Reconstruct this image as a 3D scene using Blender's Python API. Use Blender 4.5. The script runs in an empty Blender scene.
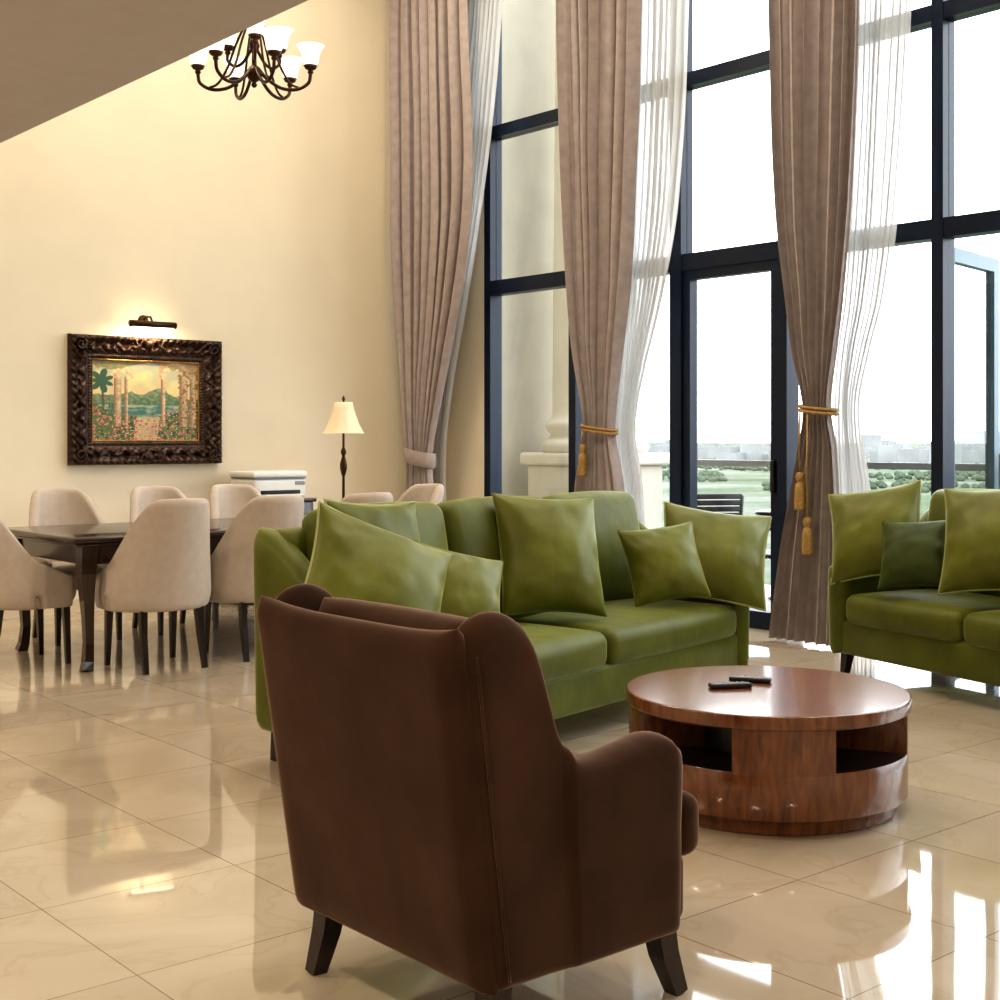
import bpy, bmesh, math, random
from mathutils import Vector, Matrix, noise
random.seed(7)
S = bpy.context.scene
COL = S.collection
rad = math.radians

# ------------------------------------------------------------------ materials
def mat(name, color, rough=0.5, metal=0.0, spec=0.5, sheen=0.0, sheen_tint=None, coat=0.0,
        var=0.0, vscale=8.0, bump=0.0, bscale=60.0, emis=None, estr=0.0, color2=None, stretch=None, sheen_r=0.4, bdist=0.01):
    m = bpy.data.materials.new(name); m.use_nodes = True
    nt = m.node_tree; b = nt.nodes['Principled BSDF']
    b.inputs['Base Color'].default_value = (*color, 1)
    b.inputs['Roughness'].default_value = rough
    b.inputs['Metallic'].default_value = metal
    b.inputs['Specular IOR Level'].default_value = spec
    if sheen:
        b.inputs['Sheen Weight'].default_value = sheen
        b.inputs['Sheen Roughness'].default_value = sheen_r
        b.inputs['Sheen Tint'].default_value = (*(sheen_tint or color), 1)
    if coat:
        b.inputs['Coat Weight'].default_value = coat
        b.inputs['Coat Roughness'].default_value = 0.08
    if emis:
        b.inputs['Emission Color'].default_value = (*emis, 1)
        b.inputs['Emission Strength'].default_value = estr
    tc = nt.nodes.new('ShaderNodeTexCoord'); mp = nt.nodes.new('ShaderNodeMapping')
    nt.links.new(tc.outputs['Object'], mp.inputs['Vector'])
    if stretch: mp.inputs['Scale'].default_value = stretch
    n = nt.nodes.new('ShaderNodeTexNoise'); n.inputs['Scale'].default_value = vscale
    n.inputs['Detail'].default_value = 5
    nt.links.new(mp.outputs[0], n.inputs['Vector'])
    r = nt.nodes.new('ShaderNodeValToRGB')
    c2 = color2 or tuple(c*(1-var) for c in color)
    c1 = color if color2 else tuple(min(1, c*(1+var)) for c in color)
    r.color_ramp.elements[0].position = 0.32; r.color_ramp.elements[0].color = (*c2, 1)
    r.color_ramp.elements[1].position = 0.68; r.color_ramp.elements[1].color = (*c1, 1)
    nt.links.new(n.outputs['Fac'], r.inputs[0]); nt.links.new(r.outputs[0], b.inputs['Base Color'])
    if bump:
        n2 = nt.nodes.new('ShaderNodeTexNoise'); n2.inputs['Scale'].default_value = bscale
        n2.inputs['Detail'].default_value = 2
        nt.links.new(mp.outputs[0], n2.inputs['Vector'])
        bp = nt.nodes.new('ShaderNodeBump'); bp.inputs['Strength'].default_value = bump
        bp.inputs['Distance'].default_value = bdist
        nt.links.new(n2.outputs['Fac'], bp.inputs['Height']); nt.links.new(bp.outputs[0], b.inputs['Normal'])
    return m

M = {}
M['wall'] = mat('wall_paint', (0.78, 0.70, 0.545), 0.7, var=0.02, vscale=3, bump=0.05, bscale=200)
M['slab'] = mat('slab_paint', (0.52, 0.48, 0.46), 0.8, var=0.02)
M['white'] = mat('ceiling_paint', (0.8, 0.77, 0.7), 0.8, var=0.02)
M['base'] = mat('baseboard_marble', (0.70, 0.60, 0.45), 0.25, var=0.05)
M['frame'] = mat('window_aluminium', (0.003, 0.010, 0.030), 0.35, spec=0.35, var=0.1)
M['doorblue'] = mat('door_leaf_aluminium', (0.04, 0.11, 0.16), 0.35, spec=0.4, var=0.1)
M['green'] = mat('green_velvet', (0.092, 0.104, 0.0085), 0.5, spec=0.30, sheen=0.80, sheen_tint=(0.74, 0.78, 0.34), var=0.22, vscale=4, bump=0.22, bscale=6, bdist=0.03, sheen_r=.28)
M['green2'] = mat('green_velvet_pillow', (0.122, 0.132, 0.0120), 0.45, spec=0.35, sheen=0.90, sheen_tint=(0.84, 0.86, 0.42), var=0.24, vscale=4, bump=0.22, bscale=7, bdist=0.03, sheen_r=.28)
M['greend'] = mat('dark_green_velvet', (0.040, 0.058, 0.007), 0.5, spec=0.3, sheen=0.6, sheen_tint=(0.50, 0.58, 0.28), var=0.2, vscale=5, bump=0.2, bscale=6, bdist=0.02, sheen_r=.3)
M['pipe'] = mat('piping_cord', (0.34, 0.37, 0.17), 0.6, spec=.2, var=0.1)
M['brown'] = mat('brown_microfibre', (0.048, 0.0235, 0.0140), 0.85, spec=0.08, sheen=0.55, sheen_tint=(0.85, 0.58, 0.42), var=0.24, vscale=6, bump=0.2, bscale=7, bdist=0.014, sheen_r=0.35)
M['legs'] = mat('dark_wood_leg', (0.014, 0.006, 0.004), 0.3, var=0.3, coat=0.3, stretch=(6, 6, 1))
M['beige'] = mat('beige_fabric', (0.49, 0.415, 0.35), 0.85, spec=0.2, sheen=0.2, sheen_tint=(1, 0.9, 0.8), var=0.05, vscale=20, bump=0.2, bscale=300, bdist=0.002)
M['dwood'] = mat('dark_dining_wood', (0.026, 0.010, 0.007), 0.25, coat=0.5, var=0.35, vscale=4, stretch=(1, 8, 8))
M['curtain'] = mat('taupe_curtain', (0.38, 0.325, 0.315), 0.8, spec=0.2, sheen=0.25, sheen_tint=(1, .97, .96), var=0.10, vscale=14, bump=0.2, bscale=40)
M['gold'] = mat('gold_cord', (0.40, 0.245, 0.08), 0.55, metal=0.2, var=0.25, vscale=60, bump=0.5, bscale=120)
M['bronze'] = mat('bronze_metal', (0.060, 0.028, 0.014), 0.35, metal=0.7, var=0.3)
M['black'] = mat('black_plastic', (0.01, 0.01, 0.012), 0.3, var=0.1)
M['niche'] = mat('dark_niche', (0.012, 0.006, 0.004), 0.35, var=0.2)  # near-black tone for the recessed surfaces of the coffee table
M['grey'] = mat('grey_plastic', (0.25, 0.26, 0.27), 0.4, var=0.1)
M['printer'] = mat('white_plastic', (0.74, 0.74, 0.72), 0.35, var=0.02)
M['frameorn'] = mat('carved_frame_wood', (0.060, 0.024, 0.010), 0.32, metal=0.35, color2=(0.012, 0.005, 0.003), vscale=40, bump=0.6, bscale=60)
M['goldleaf'] = mat('gilt_lip', (0.40, 0.22, 0.06), 0.35, metal=0.7, var=0.3, vscale=30)
M['stone'] = mat('exterior_stone', (0.50, 0.46, 0.375), 0.8, var=0.05, vscale=4)
M['stonel'] = mat('column_stone', (0.60, 0.565, 0.48), 0.8, var=0.04, vscale=4)
M['stoned'] = mat('balcony_tile', (0.24, 0.20, 0.15), 0.5, var=0.08, vscale=4)
M['city'] = mat('hazy_buildings', (0.24, 0.245, 0.245), 0.95, spec=0.1, var=0.15, vscale=0.03)  # aerial haze baked into a pale, greyed building colour
M['tree'] = mat('tree_foliage', (0.070, 0.092, 0.062), 0.95, spec=0.1, var=0.25, vscale=0.1)
M['steel'] = mat('steel_rail', (0.20, 0.22, 0.24), 0.3, metal=0.3, var=0.05)
M['shade'] = mat('lamp_shade_fabric', (0.76, 0.62, 0.44), 0.8, var=0.03, emis=(1, 0.72, 0.40), estr=0.12)
M['glassshade'] = mat('frosted_glass_shade', (0.9, 0.87, 0.80), 0.35, var=0.03, emis=(1, 0.93, 0.82), estr=0.8)
M['lamp_on'] = mat('light_diffuser', (1, 0.95, 0.85), 0.5, emis=(1, 0.82, 0.58), estr=6)

def wood_mat(name, radial):
    m = bpy.data.materials.new(name); m.use_nodes = True
    nt = m.node_tree; L = nt.links; b = nt.nodes['Principled BSDF']
    tc = nt.nodes.new('ShaderNodeTexCoord')
    n = nt.nodes.new('ShaderNodeTexNoise'); n.inputs['Detail'].default_value = 8
    if radial:
        sp = nt.nodes.new('ShaderNodeSeparateXYZ'); L.new(tc.outputs['Object'], sp.inputs[0])
        at = nt.nodes.new('ShaderNodeMath'); at.operation = 'ARCTAN2'
        L.new(sp.outputs['Y'], at.inputs[0]); L.new(sp.outputs['X'], at.inputs[1])
        # eight book-matched veneer wedges
        sc = nt.nodes.new('ShaderNodeMath'); sc.operation = 'MULTIPLY'; sc.inputs[1].default_value = 4/math.pi
        L.new(at.outputs[0], sc.inputs[0])
        fr = nt.nodes.new('ShaderNodeMath'); fr.operation = 'PINGPONG'; fr.inputs[1].default_value = 1.0
        L.new(sc.outputs[0], fr.inputs[0])
        ln = nt.nodes.new('ShaderNodeVectorMath'); ln.operation = 'LENGTH'; L.new(tc.outputs['Object'], ln.inputs[0])
        cb = nt.nodes.new('ShaderNodeCombineXYZ')
        m1 = nt.nodes.new('ShaderNodeMath'); m1.operation = 'MULTIPLY'; m1.inputs[1].default_value = 5.0
        L.new(fr.outputs[0], m1.inputs[0]); L.new(m1.outputs[0], cb.inputs[0]); L.new(ln.outputs['Value'], cb.inputs[1])
        L.new(cb.outputs[0], n.inputs['Vector']); n.inputs['Scale'].default_value = 3.5; n.inputs['Distortion'].default_value = .3
    else:
        mp = nt.nodes.new('ShaderNodeMapping')
        mp.inputs['Scale'].default_value = (1, 6, 1.2); mp.inputs['Rotation'].default_value = (0, 0, rad(35))
        L.new(tc.outputs['Object'], mp.inputs[0]); L.new(mp.outputs[0], n.inputs['Vector'])
        n.inputs['Scale'].default_value = 7; n.inputs['Distortion'].default_value = 0.6
    r = nt.nodes.new('ShaderNodeValToRGB')
    r.color_ramp.elements[0].position = .3; r.color_ramp.elements[1].position = .72
    if radial:
        r.color_ramp.elements[0].color = (0.115, 0.034, 0.013, 1); r.color_ramp.elements[1].color = (0.26, 0.092, 0.038, 1)
    else:
        r.color_ramp.elements[0].color = (0.085, 0.026, 0.009, 1); r.color_ramp.elements[1].color = (0.22, 0.078, 0.028, 1)
    L.new(n.outputs['Fac'], r.inputs[0]); L.new(r.outputs[0], b.inputs['Base Color'])
    b.inputs['Roughness'].default_value = 0.24; b.inputs['Coat Weight'].default_value = 0.5; b.inputs['Coat Roughness'].default_value = 0.10
    return m
M['ctwood'] = wood_mat('coffee_table_veneer', False)
M['cttop'] = wood_mat('coffee_table_top_veneer', True)

def floor_mat():
    m = bpy.data.materials.new('polished_marble_tiles'); m.use_nodes = True
    nt = m.node_tree; L = nt.links; b = nt.nodes['Principled BSDF']
    tc = nt.nodes.new('ShaderNodeTexCoord'); mp = nt.nodes.new('ShaderNodeMapping')
    mp.inputs['Location'].default_value = (-0.24, -0.06, 0)
    L.new(tc.outputs['Object'], mp.inputs[0])
    br = nt.nodes.new('ShaderNodeTexBrick'); br.offset = 0; br.squash = 1
    br.inputs['Scale'].default_value = 1; br.inputs['Brick Width'].default_value = .6; br.inputs['Row Height'].default_value = .6
    br.inputs['Mortar Size'].default_value = .002; br.inputs['Mortar Smooth'].default_value = .1
    br.inputs['Color1'].default_value = (0.90, 0.90, 0.90, 1); br.inputs['Color2'].default_value = (1.0, 1.0, 1.0, 1)
    br.inputs['Mortar'].default_value = (0.42, 0.36, 0.30, 1)
    L.new(mp.outputs[0], br.inputs['Vector'])
    n = nt.nodes.new('ShaderNodeTexNoise'); n.inputs['Scale'].default_value = 1.6; n.inputs['Detail'].default_value = 9; n.inputs['Distortion'].default_value = 1.2
    L.new(tc.outputs['Object'], n.inputs['Vector'])
    r = nt.nodes.new('ShaderNodeValToRGB'); cr = r.color_ramp
    cr.elements[0].position = .3; cr.elements[0].color = (0.44, 0.36, 0.265, 1)
    cr.elements[1].position = .65; cr.elements[1].color = (0.53, 0.45, 0.345, 1)
    e = cr.elements.new(.49); e.color = (0.49, 0.41, 0.305, 1)
    e = cr.elements.new(.505); e.color = (0.455, 0.37, 0.27, 1)
    e = cr.elements.new(.52); e.color = (0.495, 0.41, 0.31, 1)
    L.new(n.outputs['Fac'], r.inputs[0])
    mx = nt.nodes.new('ShaderNodeMix'); mx.data_type = 'RGBA'; mx.blend_type = 'MULTIPLY'; mx.inputs[0].default_value = 1
    L.new(r.outputs[0], mx.inputs[6]); L.new(br.outputs['Color'], mx.inputs[7])
    L.new(mx.outputs[2], b.inputs['Base Color'])
    b.inputs['Roughness'].default_value = 0.035
    b.inputs['Specular IOR Level'].default_value = 1.0
    b.inputs['IOR'].default_value = 1.6
    n2 = nt.nodes.new('ShaderNodeTexNoise'); n2.inputs['Scale'].default_value = 2.5; n2.inputs['Detail'].default_value = 1
    L.new(tc.outputs['Object'], n2.inputs['Vector'])
    bp = nt.nodes.new('ShaderNodeBump'); bp.inputs['Strength'].default_value = 0.05; bp.inputs['Distance'].default_value = 0.02
    L.new(n2.outputs['Fac'], bp.inputs['Height']); L.new(bp.outputs[0], b.inputs['Normal'])
    return m
M['floor'] = floor_mat()

def glass_mat(name, tint=(0.98, 0.985, 0.985), gloss=0.04):
    m = bpy.data.materials.new(name); m.use_nodes = True
    nt = m.node_tree; nt.nodes.clear()
    o = nt.nodes.new('ShaderNodeOutputMaterial'); t = nt.nodes.new('ShaderNodeBsdfTransparent'); g = nt.nodes.new('ShaderNodeBsdfGlossy')
    mx = nt.nodes.new('ShaderNodeMixShader'); mx.inputs[0].default_value = gloss
    t.inputs[0].default_value = (*tint, 1); g.inputs['Roughness'].default_value = 0.02
    nt.links.new(t.outputs[0], mx.inputs[1]); nt.links.new(g.outputs[0], mx.inputs[2]); nt.links.new(mx.outputs[0], o.inputs[0])
    return m
M['glass'] = glass_mat('window_glass')
M['railglass'] = glass_mat('railing_glass', (0.93, 0.95, 0.945), 0.05)

def sheer_mat():
    m = bpy.data.materials.new('sheer_voile'); m.use_nodes = True
    nt = m.node_tree; nt.nodes.clear(); L = nt.links
    o = nt.nodes.new('ShaderNodeOutputMaterial'); t = nt.nodes.new('ShaderNodeBsdfTransparent')
    d = nt.nodes.new('ShaderNodeBsdfDiffuse'); tl = nt.nodes.new('ShaderNodeBsdfTranslucent')
    d.inputs[0].default_value = (0.82, 0.81, 0.79, 1); tl.inputs[0].default_value = (0.66, 0.66, 0.66, 1)
    tc = nt.nodes.new('ShaderNodeTexCoord'); n = nt.nodes.new('ShaderNodeTexNoise'); n.inputs['Scale'].default_value = 5
    L.new(tc.outputs['Object'], n.inputs['Vector'])
    m1 = nt.nodes.new('ShaderNodeMixShader'); m1.inputs[0].default_value = .6
    L.new(d.outputs[0], m1.inputs[1]); L.new(tl.outputs[0], m1.inputs[2])
    mr = nt.nodes.new('ShaderNodeMapRange'); mr.inputs['To Min'].default_value = .78; mr.inputs['To Max'].default_value = .9
    L.new(n.outputs['Fac'], mr.inputs['Value'])
    m2 = nt.nodes.new('ShaderNodeMixShader'); L.new(mr.outputs[0], m2.inputs[0])
    L.new(t.outputs[0], m2.inputs[1]); L.new(m1.outputs[0], m2.inputs[2]); L.new(m2.outputs[0], o.inputs[0])
    return m
M['sheer'] = sheer_mat()

# ------------------------------------------------------------------ mesh helpers
def root(name, loc=(0, 0, 0), rz=0):
    e = bpy.data.objects.new(name, None); COL.objects.link(e)
    e.location = loc; e.rotation_euler = (0, 0, rz); e.empty_display_size = .1
    return e

def mk(name, verts, faces, m, parent=None, smooth=True, loc=(0, 0, 0), rot=(0, 0, 0), merge=False):
    me = bpy.data.meshes.new(name); me.from_pydata([tuple(v) for v in verts], [], faces)
    bm = bmesh.new(); bm.from_mesh(me)
    if merge: bmesh.ops.remove_doubles(bm, verts=bm.verts, dist=1e-5)
    bmesh.ops.recalc_face_normals(bm, faces=bm.faces)
    for f in bm.faces: f.smooth = smooth
    bm.to_mesh(me); bm.free()
    o = bpy.data.objects.new(name, me); COL.objects.link(o)
    if m: me.materials.append(M[m] if isinstance(m, str) else m)
    o.location = loc; o.rotation_euler = rot
    if parent: o.parent = parent
    return o

def box(name, x0, x1, y0, y1, z0, z1, m, parent=None):
    v = [(x, y, z) for x in (x0, x1) for y in (y0, y1) for z in (z0, z1)]
    f = [(0, 1, 3, 2), (4, 6, 7, 5), (0, 4, 5, 1), (2, 3, 7, 6), (0, 2, 6, 4), (1, 5, 7, 3)]
    return mk(name, v, f, m, parent, smooth=False)

def axis_vals(h, r, n):
    a = [-h, -h+r*.25, -h+r*.6]
    inner = [-(h-r)+2*(h-r)*i/n for i in range(n+1)]
    return a+inner+[h-r*.6, h-r*.25, h]

def rbox(name, c, s, r, m, parent=None, rot=(0, 0, 0), puff=(0, 0, 0), n=4, fn=None):
    """rounded (optionally padded) box"""
    h = [s[0]/2, s[1]/2, s[2]/2]; r = min(r, min(h)*.98)
    ax = [axis_vals(h[i], r, n) for i in range(3)]
    verts = []; faces = []
    for a in range(3):
        b, cc = (a+1) % 3, (a+2) % 3
        for sg in (-1, 1):
            base = len(verts); nb, nc = len(ax[b]), len(ax[cc])
            for i in range(nb):
                for j in range(nc):
                    q = [0, 0, 0]; q[a] = sg*h[a]; q[b] = ax[b][i]; q[cc] = ax[cc][j]
                    inn = [max(-(h[k]-r), min(h[k]-r, q[k])) for k in range(3)]
                    d = Vector([q[k]-inn[k] for k in range(3)])
                    if d.length > 1e-9: d = d.normalized()*r
                    p = Vector(inn)+d
                    nrm = [p[k]/h[k] for k in range(3)]
                    for k in range(3):
                        k1, k2 = (k+1) % 3, (k+2) % 3
                        p[k] += puff[k]*nrm[k]*max(0, 1-nrm[k1]**2)*max(0, 1-nrm[k2]**2)
                    verts.append(p)
            for i in range(nb-1):
                for j in range(nc-1):
                    k = base+i*nc+j
                    faces.append((k, k+1, k+nc+1, k+nc))
    if fn: verts = [Vector(fn(v)) for v in verts]
    return mk(name, verts, faces, m, parent, loc=c, rot=rot, merge=True)

def lathe(name, prof, m, parent=None, loc=(0, 0, 0), rot=(0, 0, 0), n=32, a0=0, a1=2*math.pi, fn=None, smooth=True):
    full = abs(a1-a0-2*math.pi) < 1e-6
    verts = []; faces = []; cnt = n if full else n+1
    for i in range(cnt):
        a = a0+(a1-a0)*i/n
        for (r, z) in prof:
            p = Vector((r*math.cos(a), r*math.sin(a), z))
            if fn: p = Vector(fn(p))
            verts.append(p)
    k = len(prof)
    for i in range(n):
        i2 = (i+1) % cnt
        for j in range(k-1):
            faces.append((i*k+j, i2*k+j, i2*k+j+1, i*k+j+1))
    return mk(name, verts, faces, m, parent, loc=loc, rot=rot, merge=True, smooth=smooth)

def tube(name, pts, radii, m, parent=None, n=10, closed=False, loc=(0, 0, 0), rot=(0, 0, 0), smooth=True, sq=None, ph=0):
    pts = [Vector(p) for p in pts]; N = len(pts)
    if not hasattr(radii, '__len__'): radii = [radii]*N
    verts = []; faces = []
    t0 = (pts[1]-pts[0]).normalized()
    up = Vector((0, 0, 1)) if abs(t0.z) < .9 else Vector((1, 0, 0))
    u = t0.cross(up).normalized(); 
    for i in range(N):
        if closed: t = (pts[(i+1) % N]-pts[i-1]).normalized()
        else: t = (pts[min(i+1, N-1)]-pts[max(i-1, 0)]).normalized()
        u = (u-t*u.dot(t)).normalized(); w = t.cross(u)
        for j in range(n):
            a = 2*math.pi*j/n+ph
            verts.append(pts[i]+(u*math.cos(a)+w*math.sin(a))*radii[i])
    rng = N if closed else N-1
    for i in range(rng):
        i2 = (i+1) % N
        for j in range(n):
            j2 = (j+1) % n
            faces.append((i*n+j, i*n+j2, i2*n+j2, i2*n+j))
    if not closed:
        faces.append(tuple(range(n))[::-1]); faces.append(tuple((N-1)*n+j for j in range(n)))
    return mk(name, verts, faces, m, parent, loc=loc, rot=rot, smooth=smooth)

def taper_leg(name, top, bot, rt, rb, m, parent):
    return tube(name, [top, [(a+b)/2 for a, b in zip(top, bot)], bot], [rt*1.3, (rt+rb)/2*1.3, rb*1.3], m, parent, n=4, smooth=False, ph=math.pi/4)

def interp(keys, x):
    """smooth interpolation of keys [(x, val...)], x ascending"""
    if x <= keys[0][0]: return keys[0][1:]
    if x >= keys[-1][0]: return keys[-1][1:]
    for i in range(len(keys)-1):
        if keys[i][0] <= x <= keys[i+1][0]:
            t = (x-keys[i][0])/(keys[i+1][0]-keys[i][0])
            p1, p2 = keys[i], keys[i+1]; p0 = keys[max(i-1, 0)]; p3 = keys[min(i+2, len(keys)-1)]
            out = []
            for k in range(1, len(p1)):
                dx = p2[0]-p1[0]
                m1 = (p2[k]-p0[k])/(p2[0]-p0[0])*dx if i > 0 else (p2[k]-p1[k])
                m2 = (p3[k]-p1[k])/(p3[0]-p1[0])*dx if i+2 < len(keys) else (p2[k]-p1[k])
                h00 = 2*t**3-3*t**2+1; h10 = t**3-2*t**2+t; h01 = -2*t**3+3*t**2; h11 = t**3-t**2
                out.append(h00*p1[k]+h10*m1+h01*p2[k]+h11*m2)
            return tuple(out)

def plist(L, r, n):
    e = [0, .03, .12, .3, .6, 1.0]
    a = [x*r/L for x in e]
    mid = [a[-1]+(1-2*a[-1])*i/n for i in range(1, n)]
    return a+mid+[1-x for x in reversed(a)]

def pad(name, P, T, r, Lu, Lv, nu, nv, m, parent, loc=(0, 0, 0), rot=(0, 0, 0), Tfn=None):
    """closed padded panel following the centre surface P(u,v)"""
    us = plist(Lu, r, nu); vs = plist(Lv, r, nv)
    A, B = len(us), len(vs)
    C = [[Vector(P(u, v)) for v in vs] for u in us]
    verts = []; idx = {}
    front = [[0]*B for _ in range(A)]; back = [[0]*B for _ in range(A)]
    eps = 1e-3
    for i, u in enumerate(us):
        for j, v in enumerate(vs):
            u0, u1 = max(0, u-eps), min(1, u+eps); v0, v1 = max(0, v-eps), min(1, v+eps)
            du = Vector(P(u1, v))-Vector(P(u0, v)); dv = Vector(P(u, v1))-Vector(P(u, v0))
            nn = du.cross(dv)
            nn = nn.normalized() if nn.length > 1e-12 else Vector((1, 0, 0))
            eu = min(u, 1-u)*Lu/r; ev = min(v, 1-v)*Lv/r
            hu = math.sqrt(max(0, 1-(1-min(eu, 1))**2)); hv = math.sqrt(max(0, 1-(1-min(ev, 1))**2))
            h = (Tfn(u, v) if Tfn else T)*hu*hv
            c = C[i][j]
            if i in (0, A-1) or j in (0, B-1):
                verts.append(c); front[i][j] = back[i][j] = len(verts)-1
            else:
                verts.append(c+nn*h); front[i][j] = len(verts)-1
                verts.append(c-nn*h); back[i][j] = len(verts)-1
    faces = []
    for i in range(A-1):
        for j in range(B-1):
            faces.append((front[i][j], front[i+1][j], front[i+1][j+1], front[i][j+1]))
            faces.append((back[i][j], back[i][j+1], back[i+1][j+1], back[i+1][j]))
    return mk(name, verts, faces, m, parent, loc=loc, rot=rot)

def pillow(name, w, h, t, m, parent, loc, rot, piping=None, seed=0, n=34):
    def edge(u, v):
        x = w/2*u*(1-.085*(1-v*v)*u*u); z = h/2*v*(1-.085*(1-u*u)*v*v)
        return x, z
    verts = []; fr = {}; bk = {}
    g = [math.sin(math.pi/2*(-1+2*i/n)) for i in range(n+1)]
    for i, u in enumerate(g):
        for j, v in enumerate(g):
            x, z = edge(u, v)
            th = t/2*1.3*(max(0, (1-u**2)*(1-v**2))**.52)
            # sag: fuller towards the bottom
            th *= 1-.12*v
            wr = 1+.14*noise.noise(Vector((u*1.5+seed*3.1, v*1.5, seed)))+.05*noise.noise(Vector((u*4, v*4, seed+9)))
            th *= wr
            e_ = min(1-abs(u), 1-abs(v))
            ang = math.atan2(v, u)
            th += .005*math.sin(ang*9+seed*2)*math.exp(-((e_-.22)/.12)**2)
            dg = abs(abs(u)-abs(v))
            th += .006*math.exp(-(dg/.12)**2)*max(0, max(abs(u), abs(v))-.45)*(1-max(abs(u), abs(v)))*6
            if i in (0, n) or j in (0, n):
                verts.append((x, 0, z)); fr[i, j] = bk[i, j] = len(verts)-1
            else:
                verts.append((x, -th, z)); fr[i, j] = len(verts)-1
                verts.append((x, th, z)); bk[i, j] = len(verts)-1
    faces = []
    for i in range(n):
        for j in range(n):
            faces.append((fr[i, j], fr[i+1, j], fr[i+1, j+1], fr[i, j+1]))
            faces.append((bk[i, j], bk[i, j+1], bk[i+1, j+1], bk[i+1, j]))
    o = mk(name, verts, faces, m, parent, loc=loc, rot=rot)
    ring = []
    k = 14
    for i in range(k): ring.append(edge(-1+2*i/k, -1))
    for i in range(k): ring.append(edge(1, -1+2*i/k))
    for i in range(k): ring.append(edge(1-2*i/k, 1))
    for i in range(k): ring.append(edge(-1, 1-2*i/k))
    tube(name+'_seam', [(x, 0, z) for x, z in ring], .007 if piping else .0035, piping or m, parent, n=6, closed=True, loc=loc, rot=rot)
    return o

# ------------------------------------------------------------------ room
WX, NY = 7.35, 9.80
H = 6.0
box('floor', -3, 7.5, -3, NY+.1, -.1, 0, 'floor')
box('wall_north', -3.2, WX+.15, NY, NY+.2, 0, H, 'wall')
box('wall_west', -3.2, -3, -3, NY, 0, H, 'wall')
box('wall_south', -3.2, WX+.15, -3.2, -3, 0, H, 'wall')
box('ceiling', -3.2, WX+.15, -3.2, NY+.2, H, H+.2, 'white')
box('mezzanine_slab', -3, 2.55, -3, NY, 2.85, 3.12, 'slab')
box('baseboard_north', -3, WX-.02, NY-.015, NY, 0, .10, 'base')
# east wall : piers + glazing
we = root('wall_east')
box('corner_pier', WX-.02, WX+.15, 8.85, NY, 0, H, 'wall', we)
box('south_pier', WX-.02, WX+.15, -3, -.65, 0, H, 'wall', we)
box('lintel', WX-.02, WX+.15, -.65, 8.85, 5.8, H, 'wall', we)

ml = [8.80, 7.75, 6.64, 5.69, 4.52, 3.40, 2.40, 1.40, .40, -.60]
zs = [0.0, 2.59, 3.91, 5.2, 5.8]
def window(name, ms, bays, jmin, y0, y1, skip=()):
    win = root(name)
    for i in ms:
        y = ml[i]
        box('mullion_%d' % i, WX-.03, WX+.10, y-.04, y+(.07 if i == 2 else .04), 0, 5.8, 'frame', win)
    for i, z in enumerate(zs):
        if i < jmin: continue
        hh = .05 if i != 1 else .06
        a, b = max(0, z-hh), z+hh
        if i == 0: a, b = 0, .03
        if i == 4: a, b = 5.72, 5.8
        box('transom_%d' % i, WX-.025, WX+.095, y0, y1, a, b, 'frame', win)
    for k in bays:
        a, b = ml[k+1]+.04, ml[k]-.04
        for j in range(jmin, 4):
            if (k, j) in skip: continue
            box('pane_%d_%d' % (k, j), WX+.03, WX+.04, a, b, zs[j]+.03, zs[j+1]-.05, 'glass', win)
window('window_1', [0, 1, 2], [0, 1], 0, 6.68, 8.80)
window('window_2', [], [2], 1, 5.73, 6.60)
window('window_3', [3, 4, 5, 6, 7, 8, 9], [3, 4, 5, 6, 7, 8], 0, -.6, 5.65, skip=((3, 0),))
door = root('door_1')
for nm, y0, y1, z0, z1 in [('stile_a', 6.53, 6.60, .0, 2.53), ('stile_b', 5.73, 5.80, .0, 2.53), ('top_rail', 5.80, 6.53, 2.46, 2.53), ('bottom_rail', 5.80, 6.53, .0, .12)]:
    box(nm, WX-.01, WX+.07, y0, y1, z0, z1, 'frame', door)
box('glass', WX+.025, WX+.035, 5.80, 6.53, .12, 2.46, 'glass', door)
rbox('handle', (WX-.03, 5.765, 1.05), (.04, .03, .22), .01, 'black', door)
# open door leaf, swung out on the balcony
dl = root('door_2', (7.47, 4.56, 0), math.atan2(.14, .84))
for nm, x0, x1, z0, z1 in [('stile_a', 0, .09, .0, 2.5), ('stile_b', .76, .85, .0, 2.5), ('top_rail', .09, .76, 2.41, 2.5), ('bottom_rail', .09, .76, .0, .2)]:
    box(nm, x0, x1, -.03, .03, z0, z1, 'doorblue', dl)
box('glass', .09, .76, -.005, .005, .2, 2.41, 'railglass', dl)
rbox('handle', (.80, -.06, 1.1), (.03, .03, .22), .01, 'steel', dl)

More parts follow.
